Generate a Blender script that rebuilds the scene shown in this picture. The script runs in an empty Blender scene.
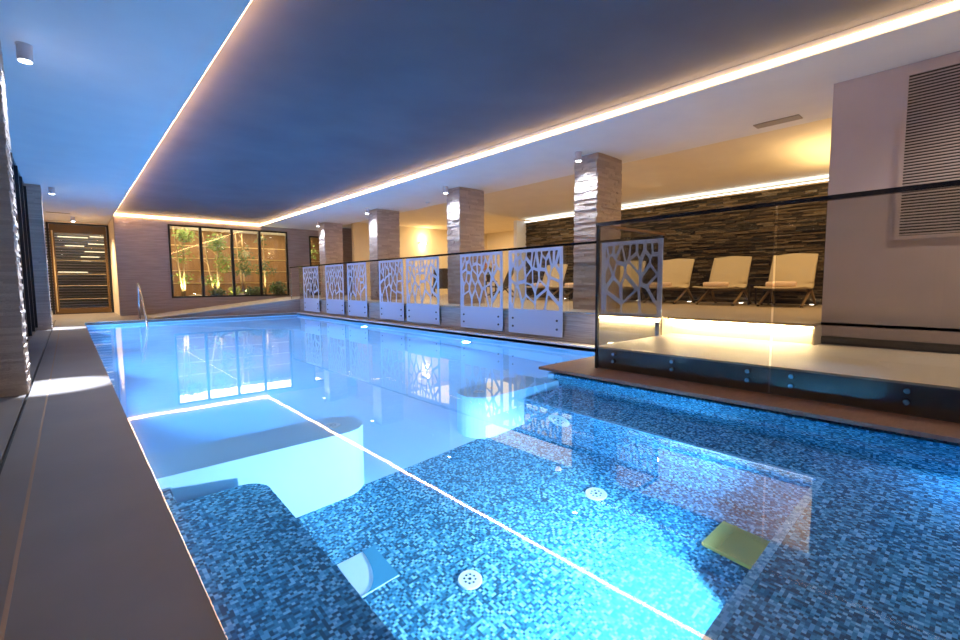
import bpy, bmesh, math, random
from mathutils import Vector, Matrix
R_ = math.radians
scn = bpy.context.scene
COL = scn.collection
random.seed(7)

# ------------------------------------------------------------------ materials
def new_mat(name):
    m = bpy.data.materials.new(name); m.use_nodes = True
    nt = m.node_tree; nt.nodes.clear()
    out = nt.nodes.new('ShaderNodeOutputMaterial')
    return m, nt, out
def N(nt, t, **kw):
    n = nt.nodes.new(t)
    for k, v in kw.items():
        if k in n.inputs.keys(): n.inputs[k].default_value = v
        else: setattr(n, k, v)
    return n
def c4(c): return (c[0], c[1], c[2], 1.0)
def bsdf(nt, out, color=(.8,.8,.8), rough=.5, metal=0.0, spec=.5, **kw):
    b = nt.nodes.new('ShaderNodeBsdfPrincipled')
    b.inputs['Base Color'].default_value = c4(color)
    b.inputs['Roughness'].default_value = rough
    b.inputs['Metallic'].default_value = metal
    b.inputs['Specular IOR Level'].default_value = spec
    nt.links.new(b.outputs[0], out.inputs[0])
    return b
def coords(nt, scale=(1,1,1)):
    tc = nt.nodes.new('ShaderNodeNewGeometry')
    mp = nt.nodes.new('ShaderNodeMapping'); mp.inputs['Scale'].default_value = scale
    nt.links.new(tc.outputs['Position'], mp.inputs[0]); return mp
def ramp(nt, stops, interp='LINEAR'):
    r = nt.nodes.new('ShaderNodeValToRGB'); e = r.color_ramp.elements
    r.color_ramp.interpolation = interp
    e[0].position, e[0].color = stops[0][0], c4(stops[0][1])
    e[1].position, e[1].color = stops[1][0], c4(stops[1][1])
    for p, c in stops[2:]:
        x = e.new(p); x.color = c4(c)
    return r
def noisy(name, c1, c2, scale=(1,1,1), nscale=6, rough=.5, bump=0, metal=0, spec=.5, detail=6, bd=.02):
    m, nt, out = new_mat(name); b = bsdf(nt, out, c1, rough, metal, spec)
    mp = coords(nt, scale); n = N(nt, 'ShaderNodeTexNoise', Scale=nscale, Detail=detail)
    nt.links.new(mp.outputs[0], n.inputs['Vector'])
    r = ramp(nt, [(.3, c1), (.7, c2)]); nt.links.new(n.outputs[0], r.inputs[0])
    nt.links.new(r.outputs[0], b.inputs['Base Color'])
    if bump:
        bp = N(nt, 'ShaderNodeBump', Strength=bump, Distance=bd)
        nt.links.new(n.outputs[0], bp.inputs['Height']); nt.links.new(bp.outputs[0], b.inputs['Normal'])
    return m
def emis(name, c, s):
    m, nt, out = new_mat(name); e = N(nt, 'ShaderNodeEmission', Strength=s); e.inputs[0].default_value = c4(c)
    nt.links.new(e.outputs[0], out.inputs[0]); return m
def glassm(name, tint, refl=1.0, base=.03):
    m, nt, out = new_mat(name)
    t = N(nt, 'ShaderNodeBsdfTransparent'); t.inputs[0].default_value = c4(tint)
    g = N(nt, 'ShaderNodeBsdfGlossy', Roughness=0.0)
    lw = N(nt, 'ShaderNodeFresnel', IOR=1.5)
    mu = N(nt, 'ShaderNodeMath', operation='MULTIPLY'); mu.inputs[1].default_value = refl
    mx = N(nt, 'ShaderNodeMixShader')
    ge = nt.nodes.new('ShaderNodeNewGeometry'); mr = N(nt, 'ShaderNodeMapRange')
    mr.inputs[3].default_value = 1.5; mr.inputs[4].default_value = 1/1.5
    nt.links.new(ge.outputs['Backfacing'], mr.inputs[0]); nt.links.new(mr.outputs[0], lw.inputs[0])
    nt.links.new(lw.outputs[0], mu.inputs[0]); nt.links.new(mu.outputs[0], mx.inputs[0])
    nt.links.new(t.outputs[0], mx.inputs[1]); nt.links.new(g.outputs[0], mx.inputs[2])
    nt.links.new(mx.outputs[0], out.inputs[0]); return m
def flat(name, c, rough=.5, metal=0, spec=.5):
    m, nt, out = new_mat(name); bsdf(nt, out, c, rough, metal, spec); return m
def mosaic_mat(name, stops, size=.0125):
    m, nt, out = new_mat(name); b = bsdf(nt, out, (.1,.3,.6), .35)
    g = nt.nodes.new('ShaderNodeNewGeometry')
    ad = N(nt, 'ShaderNodeVectorMath', operation='ADD'); ad.inputs[1].default_value = (.0037, .0071, .0113)
    sn = N(nt, 'ShaderNodeVectorMath', operation='SNAP'); sn.inputs[1].default_value = (size, size, size)
    wn = N(nt, 'ShaderNodeTexWhiteNoise', noise_dimensions='3D')
    nt.links.new(g.outputs['Position'], ad.inputs[0]); nt.links.new(ad.outputs[0], sn.inputs[0]); nt.links.new(sn.outputs[0], wn.inputs[0])
    r = ramp(nt, stops, 'CONSTANT'); nt.links.new(wn.outputs[0], r.inputs[0]); nt.links.new(r.outputs[0], b.inputs['Base Color'])
    return m
def island_mat(name, stops, rough=.7, bump=.4, nsc=30, scale=(1,1,1), mixf=.5):
    m, nt, out = new_mat(name); b = bsdf(nt, out, (.3,.3,.3), rough, 0, .15)
    g = nt.nodes.new('ShaderNodeNewGeometry'); r = ramp(nt, stops)
    mp = coords(nt, scale); n = N(nt, 'ShaderNodeTexNoise', Scale=nsc, Detail=6)
    nt.links.new(mp.outputs[0], n.inputs['Vector'])
    mm = N(nt, 'ShaderNodeMix', data_type='FLOAT'); mm.inputs[0].default_value = mixf
    nt.links.new(g.outputs['Random Per Island'], mm.inputs[2]); nt.links.new(n.outputs[0], mm.inputs[3])
    nt.links.new(mm.outputs[0], r.inputs[0]); nt.links.new(r.outputs[0], b.inputs['Base Color'])
    bp = N(nt, 'ShaderNodeBump', Strength=bump, Distance=.02)
    nt.links.new(n.outputs[0], bp.inputs['Height']); nt.links.new(bp.outputs[0], b.inputs['Normal'])
    return m

M = {}
M['white'] = noisy('white_plaster', (.80,.80,.81), (.76,.76,.78), nscale=3, rough=.85, bump=.03)
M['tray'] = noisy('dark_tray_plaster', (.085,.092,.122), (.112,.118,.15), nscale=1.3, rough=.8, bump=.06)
M['cream'] = noisy('cream_plaster', (.78,.68,.50), (.74,.64,.47), nscale=3, rough=.85)
M['greywall'] = noisy('mauve_grey_plaster', (.50,.44,.46), (.46,.41,.43), nscale=3, rough=.8)
M['deck'] = noisy('taupe_porcelain', (.165,.14,.132), (.20,.17,.158), nscale=2.2, rough=.42, bump=.02)
M['deckjoint'] = flat('joint_tan', (.34,.22,.15), .6)
M['slot'] = flat('slot_black', (.005,.005,.007), .5)
M['brown'] = noisy('brown_deck', (.24,.15,.12), (.18,.11,.09), (1,6,1), 8, .5, .1)
M['lounge'] = noisy('lounge_beige_tile', (.46,.38,.29), (.40,.33,.25), nscale=2, rough=.4)
M['platform'] = noisy('platform_cream_tile', (.55,.50,.42), (.50,.45,.38), nscale=2, rough=.45)
M['coping'] = noisy('pale_coping', (.84,.82,.82), (.78,.76,.76), nscale=5, rough=.5)
M['curb'] = noisy('dark_slate_curb', (.07,.07,.078), (.10,.10,.11), nscale=9, rough=.3)
M['pillar'] = island_mat('travertine_split_blocks', [(.1,(.46,.36,.31)),(.5,(.58,.47,.41)),(.9,(.70,.59,.52))], .8, .9, 14, (3,3,26), .5)
M['stonewall'] = island_mat('ledgestone', [(.15,(.016,.015,.014)),(.4,(.055,.045,.035)),(.58,(.12,.085,.05)),(.75,(.19,.15,.10)),(.95,(.22,.23,.23))], .6, .8, 24, (1,1,2), .42)
M['striate'] = noisy('beige_striated_stone', (.34,.275,.25), (.48,.39,.35), (.9,.9,16), 3.2, .75, .35, detail=8)
M['riser'] = noisy('grey_striated_stone', (.30,.28,.27), (.50,.47,.45), (.9,.9,22), 3.5, .6, .3, detail=8)
M['pool'] = noisy('pale_blue_liner', (.44,.70,.88), (.47,.73,.90), nscale=2, rough=.6)
M['mosaic'] = mosaic_mat('blue_mosaic', [(0,(.010,.09,.17)),(.25,(.025,.18,.32)),(.48,(.06,.32,.52)),(.70,(.15,.50,.72)),(.88,(.30,.68,.86))])
M['mosaic_lit'] = mosaic_mat('lit_edge_mosaic', [(0,(.10,.35,.55)),(.3,(.22,.55,.75)),(.7,(.38,.72,.88))])  # paler copy of the mosaic, paints light on the bench edge
M['blacksteel'] = flat('black_steel', (.025,.028,.036), .35, .5)
M['gunmetal'] = flat('gunmetal', (.30,.32,.36), .2, 1)
M['bronze'] = flat('bronze_rail', (.36,.22,.12), .35, .9)
M['bronzedoor'] = flat('bronze_frame', (.20,.125,.06), .4, .8)
M['handrail'] = flat('dark_polished_rail', (.06,.065,.09), .12, .9)
M['steel'] = flat('brushed_steel', (.62,.62,.63), .25, 1)
M['lace'] = flat('frosted_lavender_panel', (.56,.66,.86), .4)
M['bolt'] = flat('dark_bolt', (.10,.10,.12), .3, .9)
M['glass'] = glassm('clear_glass', (.93,.94,.93), 1.0)
M['glassb'] = glassm('smoked_glass', (.80,.78,.74), 1.0)
M['cylgrey'] = flat('grey_lamp_body', (.60,.58,.64), .4)
M['lens'] = emis('spot_lens', (.85,.93,1), 25)
M['cove'] = emis('warm_led', (1,.60,.27), 20)
M['cove_amber'] = emis('amber_led', (1,.52,.22), 46)
M['step_led'] = emis('step_led', (1,.80,.44), 170)
M['cool_led'] = emis('cool_led', (.80,.90,1), 6)
M['shell'] = flat('cream_shell', (.56,.47,.31), .42)
M['shelldark'] = flat('dark_shell', (.06,.05,.045), .5)
M['oak'] = noisy('tan_wood', (.34,.23,.12), (.25,.17,.09), (1,1,6), 8, .5)
M['foot'] = flat('black_rubber', (.01,.01,.01), .6)
M['towel'] = noisy('peach_towel', (.85,.66,.50), (.78,.60,.46), nscale=60, rough=.95, bump=.5)
M['tabledark'] = flat('dark_brown_table', (.045,.035,.03), .45)
M['inlet'] = flat('white_plastic', (.72,.82,.88), .4)
M['inletd'] = flat('dark_gap', (.03,.07,.12), .5)
M['teal'] = flat('niche_shadow_teal', (.06,.32,.50), .5)
M['olive'] = flat('olive_grate', (.70,.48,.12), .5)
M['vent'] = flat('mauve_vent', (.46,.40,.41), .5)
M['ventback'] = flat('vent_dark', (.035,.03,.03), .7)
M['taupe'] = flat('taupe_diffuser', (.36,.31,.27), .6)
M['gardenwall'] = noisy('cedar_boards', (.27,.155,.07), (.19,.105,.045), (5,5,.4), 4, .6, .2)
M['bark'] = noisy('pale_bark', (.50,.38,.22), (.30,.21,.12), (8,8,1.5), 5, .8, .5)
M['leaf'] = noisy('green_leaves', (.10,.20,.035), (.22,.34,.06), nscale=9, rough=.5)
M['leafd'] = noisy('dark_leaves', (.02,.06,.02), (.06,.13,.03), nscale=9, rough=.5)
M['leafy'] = noisy('yellow_green_leaves', (.42,.50,.08), (.30,.40,.06), nscale=9, rough=.5)
M['rock'] = noisy('pale_rock', (.55,.50,.40), (.35,.31,.25), nscale=7, rough=.9, bump=.5)
M['soil'] = noisy('dark_soil', (.06,.045,.03), (.12,.09,.06), nscale=20, rough=.95, bump=.5)
M['brass'] = flat('pale_brass', (.75,.60,.34), .3, .8)
M['red'] = flat('red_petals', (.75,.10,.05), .5)
M['orange'] = flat('orange_petals', (.85,.28,.05), .5)
M['yellow'] = flat('yellow_petals', (.85,.65,.08), .5)
M['night'] = flat('night_ground', (.02,.02,.025), .9)
M['sconceglow'] = emis('sconce_glow', (1,.78,.42), 30)
M['walldot'] = emis('wall_spot_glow', (1,.93,.8), 14)
M['underlens'] = emis('underwater_lens', (.55,.85,1), 12)
M['louvre'] = flat('grey_louvre', (.05,.05,.05), .4, .3)
M['tube'] = emis('warm_glow_bar', (1,.82,.5), 2.2)

def water_mat():
    m, nt, out = new_mat('pool_water_surface')
    g = N(nt, 'ShaderNodeBsdfGlass', IOR=1.333, Roughness=0.0); g.inputs[0].default_value = (.97,.99,1,1)
    mp = coords(nt, (1,1,1)); n = N(nt, 'ShaderNodeTexNoise', Scale=2.2, Detail=2)
    nt.links.new(mp.outputs[0], n.inputs['Vector'])
    bp = N(nt, 'ShaderNodeBump', Strength=.02, Distance=.02)
    nt.links.new(n.outputs[0], bp.inputs['Height']); nt.links.new(bp.outputs[0], g.inputs['Normal'])
    nt.links.new(g.outputs[0], out.inputs[0]); return m
M['water'] = water_mat()

# ------------------------------------------------------------------ mesh helpers
def box(bm, x0, x1, y0, y1, z0, z1):
    v = [bm.verts.new(p) for p in ((x0,y0,z0),(x1,y0,z0),(x1,y1,z0),(x0,y1,z0),(x0,y0,z1),(x1,y0,z1),(x1,y1,z1),(x0,y1,z1))]
    for f in ((0,3,2,1),(4,5,6,7),(0,1,5,4),(1,2,6,5),(2,3,7,6),(3,0,4,7)): bm.faces.new([v[i] for i in f])
    return v
def cyl(bm, a, b, r0, r1=None, seg=16, caps=True):
    a, b = Vector(a), Vector(b); r1 = r0 if r1 is None else r1
    d = (b-a).normalized(); u = d.orthogonal().normalized(); w = d.cross(u)
    A = [bm.verts.new(a + (u*math.cos(t)+w*math.sin(t))*r0) for t in [2*math.pi*i/seg for i in range(seg)]]
    B = [bm.verts.new(b + (u*math.cos(t)+w*math.sin(t))*r1) for t in [2*math.pi*i/seg for i in range(seg)]]
    for i in range(seg):
        j = (i+1) % seg; bm.faces.new((A[i],A[j],B[j],B[i]))
    if caps: bm.faces.new(A[::-1]); bm.faces.new(B)
def tube(bm, pts, r, seg=10):
    pts = [Vector(p) for p in pts]; rings = []
    for i, p in enumerate(pts):
        d = (pts[min(i+1,len(pts)-1)] - pts[max(i-1,0)]).normalized()
        u = d.cross(Vector((.13,.98,.11))).normalized(); w = d.cross(u)
        rr = r[i] if isinstance(r, (list,tuple)) else r
        rings.append([bm.verts.new(p+(u*math.cos(t)+w*math.sin(t))*rr) for t in [2*math.pi*k/seg for k in range(seg)]])
    for A, B in zip(rings, rings[1:]):
        for i in range(seg):
            j = (i+1) % seg; bm.faces.new((A[i],A[j],B[j],B[i]))
    bm.faces.new(rings[0][::-1]); bm.faces.new(rings[-1])
def prism(bm, poly, z0, z1):
    A = [bm.verts.new((x,y,z0)) for x,y in poly]; B = [bm.verts.new((x,y,z1)) for x,y in poly]
    n = len(poly); bm.faces.new(A[::-1]); bm.faces.new(B)
    for i in range(n):
        j = (i+1) % n; bm.faces.new((A[i],A[j],B[j],B[i]))
def finish(name, bm, mat, parent=None, smooth=False, bevel=0):
    bmesh.ops.recalc_face_normals(bm, faces=bm.faces)
    me = bpy.data.meshes.new(name); bm.to_mesh(me); bm.free()
    o = bpy.data.objects.new(name, me); COL.objects.link(o)
    me.materials.append(M[mat] if isinstance(mat, str) else mat)
    if smooth:
        for p in me.polygons: p.use_smooth = True
    if bevel:
        md = o.modifiers.new('bevel', 'BEVEL'); md.width = bevel; md.segments = 2; md.limit_method = 'ANGLE'
    if parent: o.parent = parent
    return o
def tag(o, label, cat, group=None, kind=None):
    o['label'] = label; o['category'] = cat
    if group: o['group'] = group
    if kind: o['kind'] = kind
    return o
def struct(o, label, cat):
    return tag(o, label, cat, kind='structure')
def thing(name, label, cat, loc=(0,0,0), group=None, rot=0, kind=None):
    o = bpy.data.objects.new(name, None); COL.objects.link(o); o.location = loc; o.rotation_euler = (0,0,rot)
    o.empty_display_size = .1
    return tag(o, label, cat, group, kind)
def bxo(name, dims, mat, parent=None, bevel=0):
    bm = bmesh.new(); box(bm, *dims); return finish(name, bm, mat, parent, bevel=bevel)
def copy_tree(o, label, loc, group=None, rot=None):
    c = o.copy(); COL.objects.link(c); c.location = loc; c['label'] = label
    if rot is not None: c.rotation_euler = (0,0,rot)
    for ch in o.children:
        d = ch.copy(); COL.objects.link(d); d.parent = c
        for g in ch.children:
            e = g.copy(); COL.objects.link(e); e.parent = d
    return c

H = 2.62; ZW = -.07; PL = .22; PR = 4.78; PN = 3.38; YF = 13.09; YB = 15.4; YD = 17.55
# ------------------------------------------------------------------ pool basin
bm = bmesh.new()
box(bm, PL-.12, PL, 2.72, YF+.1, -1.5, -.06)
box(bm, PR, PR+.12, 2.72, YF+.1, -1.5, -.02)
box(bm, PL-.12, PR+.12, YF, YF+.12, -1.5, -.06)
box(bm, PL-.12, PR+.12, 2.72, YF+.12, -1.5, -1.2)
box(bm, PN, PR+.1, 2.72, 2.79, -1.5, -.06)
struct(finish('pool_basin', bm, 'pool'), 'pale blue smooth basin of the large far part of the pool', 'pool')
bm = bmesh.new()
box(bm, PL-.12, PL, -2, 2.72, -1.5, -.06)
box(bm, PN, PN+.2, -2, 2.72, -1.5, -.06)
box(bm, PL-.12, PN+.2, -2, 2.72, -1.5, -1.2)
box(bm, PL-.12, PN+.2, -2.2, -2, -1.5, -.06)
struct(finish('spa_basin', bm, 'mosaic'), 'blue mosaic tiled floor and walls of the near part of the pool', 'pool')
# dividing walls with rounded ends
def divider(x0, x1, left):
    r = .195; yc = 2.66+r; pts = []
    if left:
        pts = [(x0, 2.66)] + [(x1-r+r*math.sin(t), yc-r*math.cos(t)) for t in [math.pi*i/16 for i in range(17)]] + [(x0, 3.05)]
    else:
        pts = [(x1, 3.05)] + [(x0+r-r*math.sin(t), yc+r*math.cos(t)) for t in [math.pi*i/16 for i in range(17)]] + [(x1, 2.66)]
    bm = bmesh.new(); prism(bm, pts, -1.25, -.27)
    return finish('dividing_wall', bm, 'pool')
struct(divider(PL-.02, 1.44, True), 'submerged pale divider with rounded end against the left pool edge', 'pool divider')
struct(divider(2.36, PN+.04, False), 'submerged pale divider with rounded end running under the brown deck corner', 'pool divider')
# mosaic benches
bm = bmesh.new()
r = .12; xe = .725; ye = 2.585
pts = [(PL-.02,-2),(xe,-2),(xe,ye-r)] + [(xe-r+r*math.cos(t), ye-r+r*math.sin(t)) for t in [math.pi/2*i/8 for i in range(1,9)]] + [(PL-.02,ye)]
prism(bm, pts, -1.25, -.55)
struct(finish('mosaic_bench', bm, 'mosaic'), 'submerged mosaic bench with rounded corner along the left pool edge', 'bench')
bxo('mosaic_ledge', (PL-.02, PL+.07, -2, 2.45, -.6, -.2), 'mosaic')
struct(bpy.data.objects['mosaic_ledge'], 'narrow mosaic ledge just under the left pool edge', 'ledge')
bm = bmesh.new()
prism(bm, [(.76,-2),(PN+.02,-2),(PN+.02,2.655),(2.9,2.655),(2.9,.58),(2.87,.55),(.76,.55)], -1.25, -.55)
struct(finish('mosaic_bench', bm, 'mosaic'), 'submerged L shaped mosaic bench along the right and near pool edges', 'bench')
for d in ((.76, 2.9, .52, .553, -.56, -.546), (2.868, 2.903, .553, 2.65, -.56, -.546)):  # thin strips whose paler colour paints the lit bench edges
    struct(bxo('bench_lit_edge', d, 'mosaic_lit'), 'pale mosaic strip painting the lit edge of the submerged bench', 'painted lit edge')
# water
bm = bmesh.new()
bm.faces.new([bm.verts.new((x,y,ZW)) for x,y in ((PL,-2),(PN,-2),(PN,2.79),(PR,2.79),(PR,YF),(PL,YF))])
o = finish('pool_water', bm, 'water'); 
if o.data.polygons[0].normal.z < 0: o.data.flip_normals()
tag(o, 'clear still blue water filling the indoor pool', 'water', kind='stuff')

# ------------------------------------------------------------------ floors
bm = bmesh.new()
box(bm, -.5, -.278, -2, YB, -.06, 0); box(bm, -.262, PL, -2, YB, -.06, 0)
box(bm, PL, PR+.18, YF, YB, -.06, 0); box(bm, -.5, .99, YB, YD, -.06, 0)
box(bm, -.278, -.262, 14.6, YB, -.06, 0)
fl = struct(finish('floor', bm, 'deck'), 'taupe tiled pool deck on the left and far side', 'floor')
for s in ((-.166,-.156,-2,13.6),):
    bxo('tile_joint', (s[0], s[1], s[2], s[3], 0, .0015), 'deckjoint', fl)
dr = thing('drain_channel', 'black slotted drain line running along the left deck', 'drain')
bxo('channel', (-.278, -.262, -2, 14.6, -.06, -.02), 'slot', dr)
bm = bmesh.new(); box(bm, PR, 4.95, 2.79, YF, -.06, .0); box(bm, PR, 4.95, YF, YF+.26, .0, .004)
struct(finish('coping', bm, 'coping'), 'pale stone coping along the right pool edge under the lace panels', 'coping')
bm = bmesh.new(); box(bm, PL, PR, YF, YF+.1, 0, .004)
struct(finish('far_coping', bm, 'coping'), 'thin pale coping line along the far pool edge', 'coping')
bm = bmesh.new(); prism(bm, [(3.30,-2),(3.66,-2),(3.66,2.46),(4.78,2.46),(4.78,2.84),(3.30,2.84)], -.025, 0)
struct(finish('deck_strip', bm, 'brown'), 'brown overhanging deck strip in front of the glass balustrade', 'deck')
bm = bmesh.new()
box(bm, 3.66, 5.6, -2, 2.45, -.1, .185); box(bm, 4.95, 5.6, 2.45, 2.84, -.1, .185)
struct(finish('curb', bm, 'curb'), 'dark slate curb behind the bolted glass balustrade', 'curb')
bm = bmesh.new()
box(bm, 3.66, 5.3, -2, 2.45, .185, .2)
struct(finish('platform_floor', bm, 'platform'), 'cream tiled lower platform floor behind the near glass', 'floor')
# lounge floor
bm = bmesh.new()
prism(bm, [(5.12,1.07),(5.4,1.07),(5.4,-2),(13,-2),(13,YB),(5.3,YB),(5.3,13.35),(4.95,13.35),(4.95,3.26),(4.885,3.26),(4.885,2.46),(5.12,2.46)], .372, .40)
struct(finish('lounge_floor', bm, 'lounge'), 'raised beige tiled lounge floor under the loungers', 'floor')
bm = bmesh.new()
box(bm, 4.97, 5.05, 2.47, 13.35, -.06, .372); 
struct(finish('lounge_riser', bm, 'riser'), 'low grey striated stone wall behind the lace panels', 'riser')
bxo('step_riser', (5.22, 5.3, 1.07, 2.46, .18, .372), 'platform')
struct(bpy.data.objects['step_riser'], 'pale riser of the lit step up to the loungers', 'riser')
st = bxo('led_strip', (5.135, 5.16, 1.08, 2.45, .358, .371), 'step_led')
tag(st, 'glowing yellow LED strip under the step nosing in front of the loungers', 'led strip')
struct(bxo('step_riser', (4.93, 4.968, 2.46, 3.25, -.02, .372), 'platform'), 'pale riser of the lit step beyond the return glass', 'riser')
tag(bxo('led_strip', (4.90, 4.925, 2.47, 3.24, .358, .371), 'step_led'), 'short glowing LED strip under the nosing beyond the return glass', 'led strip')
struct(bxo('step_riser', (4.968, 5.3, 2.45, 2.47, .18, .372), 'platform'), 'pale cheek of the lit step beside the return glass', 'riser')
struct(bxo('step_riser', (5.14, 5.42, 1.062, 1.08, .18, .372), 'platform'), 'pale cheek of the lit step against the grey wall block', 'riser')
# ramp
bm = bmesh.new()
P0 = [(1.5,13.35,0),(5.3,13.35,.4),(5.3,13.35,-.05),(1.5,13.35,-.05)]
A = [bm.verts.new(p) for p in P0]; B = [bm.verts.new((p[0],YB,p[2])) for p in P0]
bm.faces.new(A); bm.faces.new(B[::-1])
for i in range(4): j=(i+1)%4; bm.faces.new((A[i],A[j],B[j],B[i]))
struct(finish('ramp', bm, 'riser'), 'grey sided ramp rising to the lounge along the far window wall', 'ramp')
bm = bmesh.new()
P0 = [(1.5,0.004),(5.3,.404),(5.3,.43),(1.5,.03)]
A = [bm.verts.new((x,13.3,z)) for x,z in P0]; B = [bm.verts.new((x,13.42,z)) for x,z in P0]
bm.faces.new(A); bm.faces.new(B[::-1])
for i in range(4): j=(i+1)%4; bm.faces.new((A[i],A[j],B[j],B[i]))
struct(finish('ramp_edge', bm, 'platform'), 'pale sloping edge band on top of the ramp side', 'trim')

# ------------------------------------------------------------------ ceiling
TX0, TX1, TY0, TY1 = 0.985, 4.60, -1.6, YB-.02
bm = bmesh.new()
box(bm, -.9, TX0, -2.2, YD+.2, H, 2.95); box(bm, TX1, 6.47, -2.2, YB+.2, H, 2.95)
box(bm, TX0, TX1, -2.2, TY0, H, 2.95)
struct(finish('ceiling', bm, 'white'), 'white lower ceiling bands around the recessed tray', 'ceiling')
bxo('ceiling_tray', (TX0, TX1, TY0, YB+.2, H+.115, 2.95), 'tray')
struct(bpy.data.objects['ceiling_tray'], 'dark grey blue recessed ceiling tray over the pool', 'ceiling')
bm = bmesh.new(); box(bm, 6.47, 13.2, 8.62, YB+.2, 2.78, 2.95); box(bm, 9.8, 13.2, -2.2, 8.62, 2.78, 2.95)
vv = box(bm, 6.47, 9.8, -2.2, 8.62, 2.66, 2.95); vv[1].co.z = vv[2].co.z = 2.485
finish('lounge_ceiling', bm, 'cream')
struct(bpy.data.objects['lounge_ceiling'], 'cream higher ceiling over the lounge', 'ceiling')
for nm, d, lb in (('r', (TX1-.012, TX1-.001, TY0, TY1, H+.02, H+.06), 'warm LED cove strip along the right side of the ceiling tray'),
              ('l', (TX0+.001, TX0+.012, TY0, TY1, H+.02, H+.06), 'warm LED cove strip along the left side of the ceiling tray'),
              ('b', (TX0+.02, TX1-.02, TY1-.012, TY1-.001, H+.01, H+.065), 'warm LED cove strip above the far windows')):
    tag(bxo('cove_light', d, 'cove_amber' if nm == 'l' else 'cove'), lb, 'cove light', 'cove lights around the ceiling tray')

# ------------------------------------------------------------------ back walls
W1 = (2.16, 5.40, .44, 2.50); W2 = (6.12, 7.2, .44, 2.42)
bm = bmesh.new()
box(bm, .99, 2.16, YB, YB+.2, -.05, H); box(bm, 2.16, 5.40, YB, YB+.2, -.05, .44); box(bm, 2.16, 5.40, YB, YB+.2, 2.50, H+.13)
box(bm, .99, 2.16, YB, YB+.2, H, H+.13)
box(bm, 5.40, 6.12, YB, YB+.2, -.05, H+.13); box(bm, 6.12, 7.2, YB, YB+.2, -.05, .44); box(bm, 6.12, 7.2, YB, YB+.2, 2.42, H+.13)
box(bm, 7.2, 13.2, YB, YB+.2, -.05, 2.8)
struct(finish('wall_back', bm, 'striate'), 'striated beige stone wall around the far windows', 'wall')
bxo('wall_jamb', (.99, 1.15, YB+.2, YD+.1, -.05, H), 'cream'); struct(bpy.data.objects['wall_jamb'], 'cream side wall of the door recess', 'wall')
bm = bmesh.new()
box(bm, 6.9, 12.9, 13.7, 13.85, .4, 2.8); box(bm, 12.7, 12.9, -2, 13.7, .4, 2.8)
struct(finish('wall_lounge', bm, 'cream'), 'cream plaster wall at the far end of the lounge', 'wall')
bm = bmesh.new(); box(bm, -.9, -.6, -2.2, YD+.2, -.1, H)
# window row on the left
def window(name, xs, z0, z1, y, label):
    w = thing(name, label, 'window', (xs[0], y, z0), kind='structure')
    x0 = xs[0]; bm = bmesh.new(); fw = .045
    L = xs[-1]-x0; Hh = z1-z0
    box(bm, 0, L, -.03, .06, 0, fw); box(bm, 0, L, -.03, .06, Hh-fw, Hh)
    for i, x in enumerate(xs):
        a = x-x0; a0 = max(0, a-fw/2) if 0 < i < len(xs)-1 else (0 if i == 0 else L-fw)
        box(bm, a0-.0 if i in (0,len(xs)-1) else a-.035, a0+fw if i in (0,len(xs)-1) else a+.035, -.03, .06, fw, Hh-fw)
    finish('window_frame', bm, 'blacksteel', w)
    for a, b in zip(xs, xs[1:]):
        bxo('window_pane', (a-x0+.03, b-x0-.03, .01, .02, fw, Hh-fw), 'glass', w)
    return w
window('window_1', [2.16, 2.944, 3.764, 4.55, 5.40], .44, 2.50, YB, 'wide black framed four pane window onto the planted garden')
window('window_2', [6.12, 7.2], .44, 2.42, YB, 'narrow black framed window right of the wide garden window')
# left wall of windows
bm = bmesh.new(); box(bm, -.9, -.47, -2.2, -1.8, 0, H); box(bm, -.9, -.40, 11.95, YD+.2, 0, H)
struct(finish('wall_left', bm, 'striate'), 'striated stone wall left of the far door', 'wall')
def left_window(name, ys, label):
    w = thing(name, label, 'window', (-.5, ys[0], 0), kind='structure'); y0 = ys[0]; bm = bmesh.new()
    L = ys[-1]-y0
    box(bm, -.03, .03, 0, L, 0, .05); box(bm, -.03, .03, 0, L, H-.05, H)
    for y in ys: box(bm, -.04, .05, max(0,y-y0-.035), min(L,y-y0+.035), .05, H-.05)
    finish('window_frame', bm, 'blacksteel', w)
    for a, b in zip(ys, ys[1:]): bxo('window_pane', (-.01, 0, a-y0+.03, b-y0-.03, .05, H-.05), 'glass', w)
left_window('window_3', [-1.8, .4, 2.6, 4.75], 'dark framed tall window left of the near stone pillar')
left_window('window_4', [5.16, 6.1, 7.0, 7.9, 8.8, 9.7, 10.6, 11.55], 'row of dark framed tall windows between the two left pillars')
# ------------------------------------------------------------------ stone pillars
def pillar_mesh(w, d, h, course=.036, jit=.009, seed=1):
    rnd = random.Random(seed); bm = bmesh.new(); z = 0
    box(bm, .008, w-.008, .008, d-.008, 0, h)
    while z < h-.001:
        c = course*rnd.uniform(.7, 1.3); z1 = min(h, z+c)
        for (axis, L) in (('x', w), ('y', d)):
            t = 0
            while t < L-.001:
                s = rnd.uniform(.10, .30); t1 = L if L-t-s < .07 else min(L, t+s)
                for side in (0, 1):
                    j = rnd.uniform(-jit, jit)
                    if axis == 'x':
                        y0, y1 = (-jit+j, .03) if side == 0 else (d-.03, d+jit+j)
                        box(bm, t+.0005, t1-.0005, y0, y1, z, z1-.001)
                    else:
                        x0, x1 = (-jit+j, .03) if side == 0 else (w-.03, w+jit+j)
                        box(bm, x0, x1, t+.0005, t1-.0005, z, z1-.001)
                t = t1
        z = z1
    return bm
cols = [(5.66, 3.79, .62, .24), (5.62, 6.84, .62, .40), (5.68, 10.05, .66, .40), (5.70, 13.15, .60, .40)]
cols = [(5.645, 3.79, .63, .38), (5.61, 6.80, .62, .38), (5.69, 10.06, .62, .40), (5.72, 13.20, .55, .40)]
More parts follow.
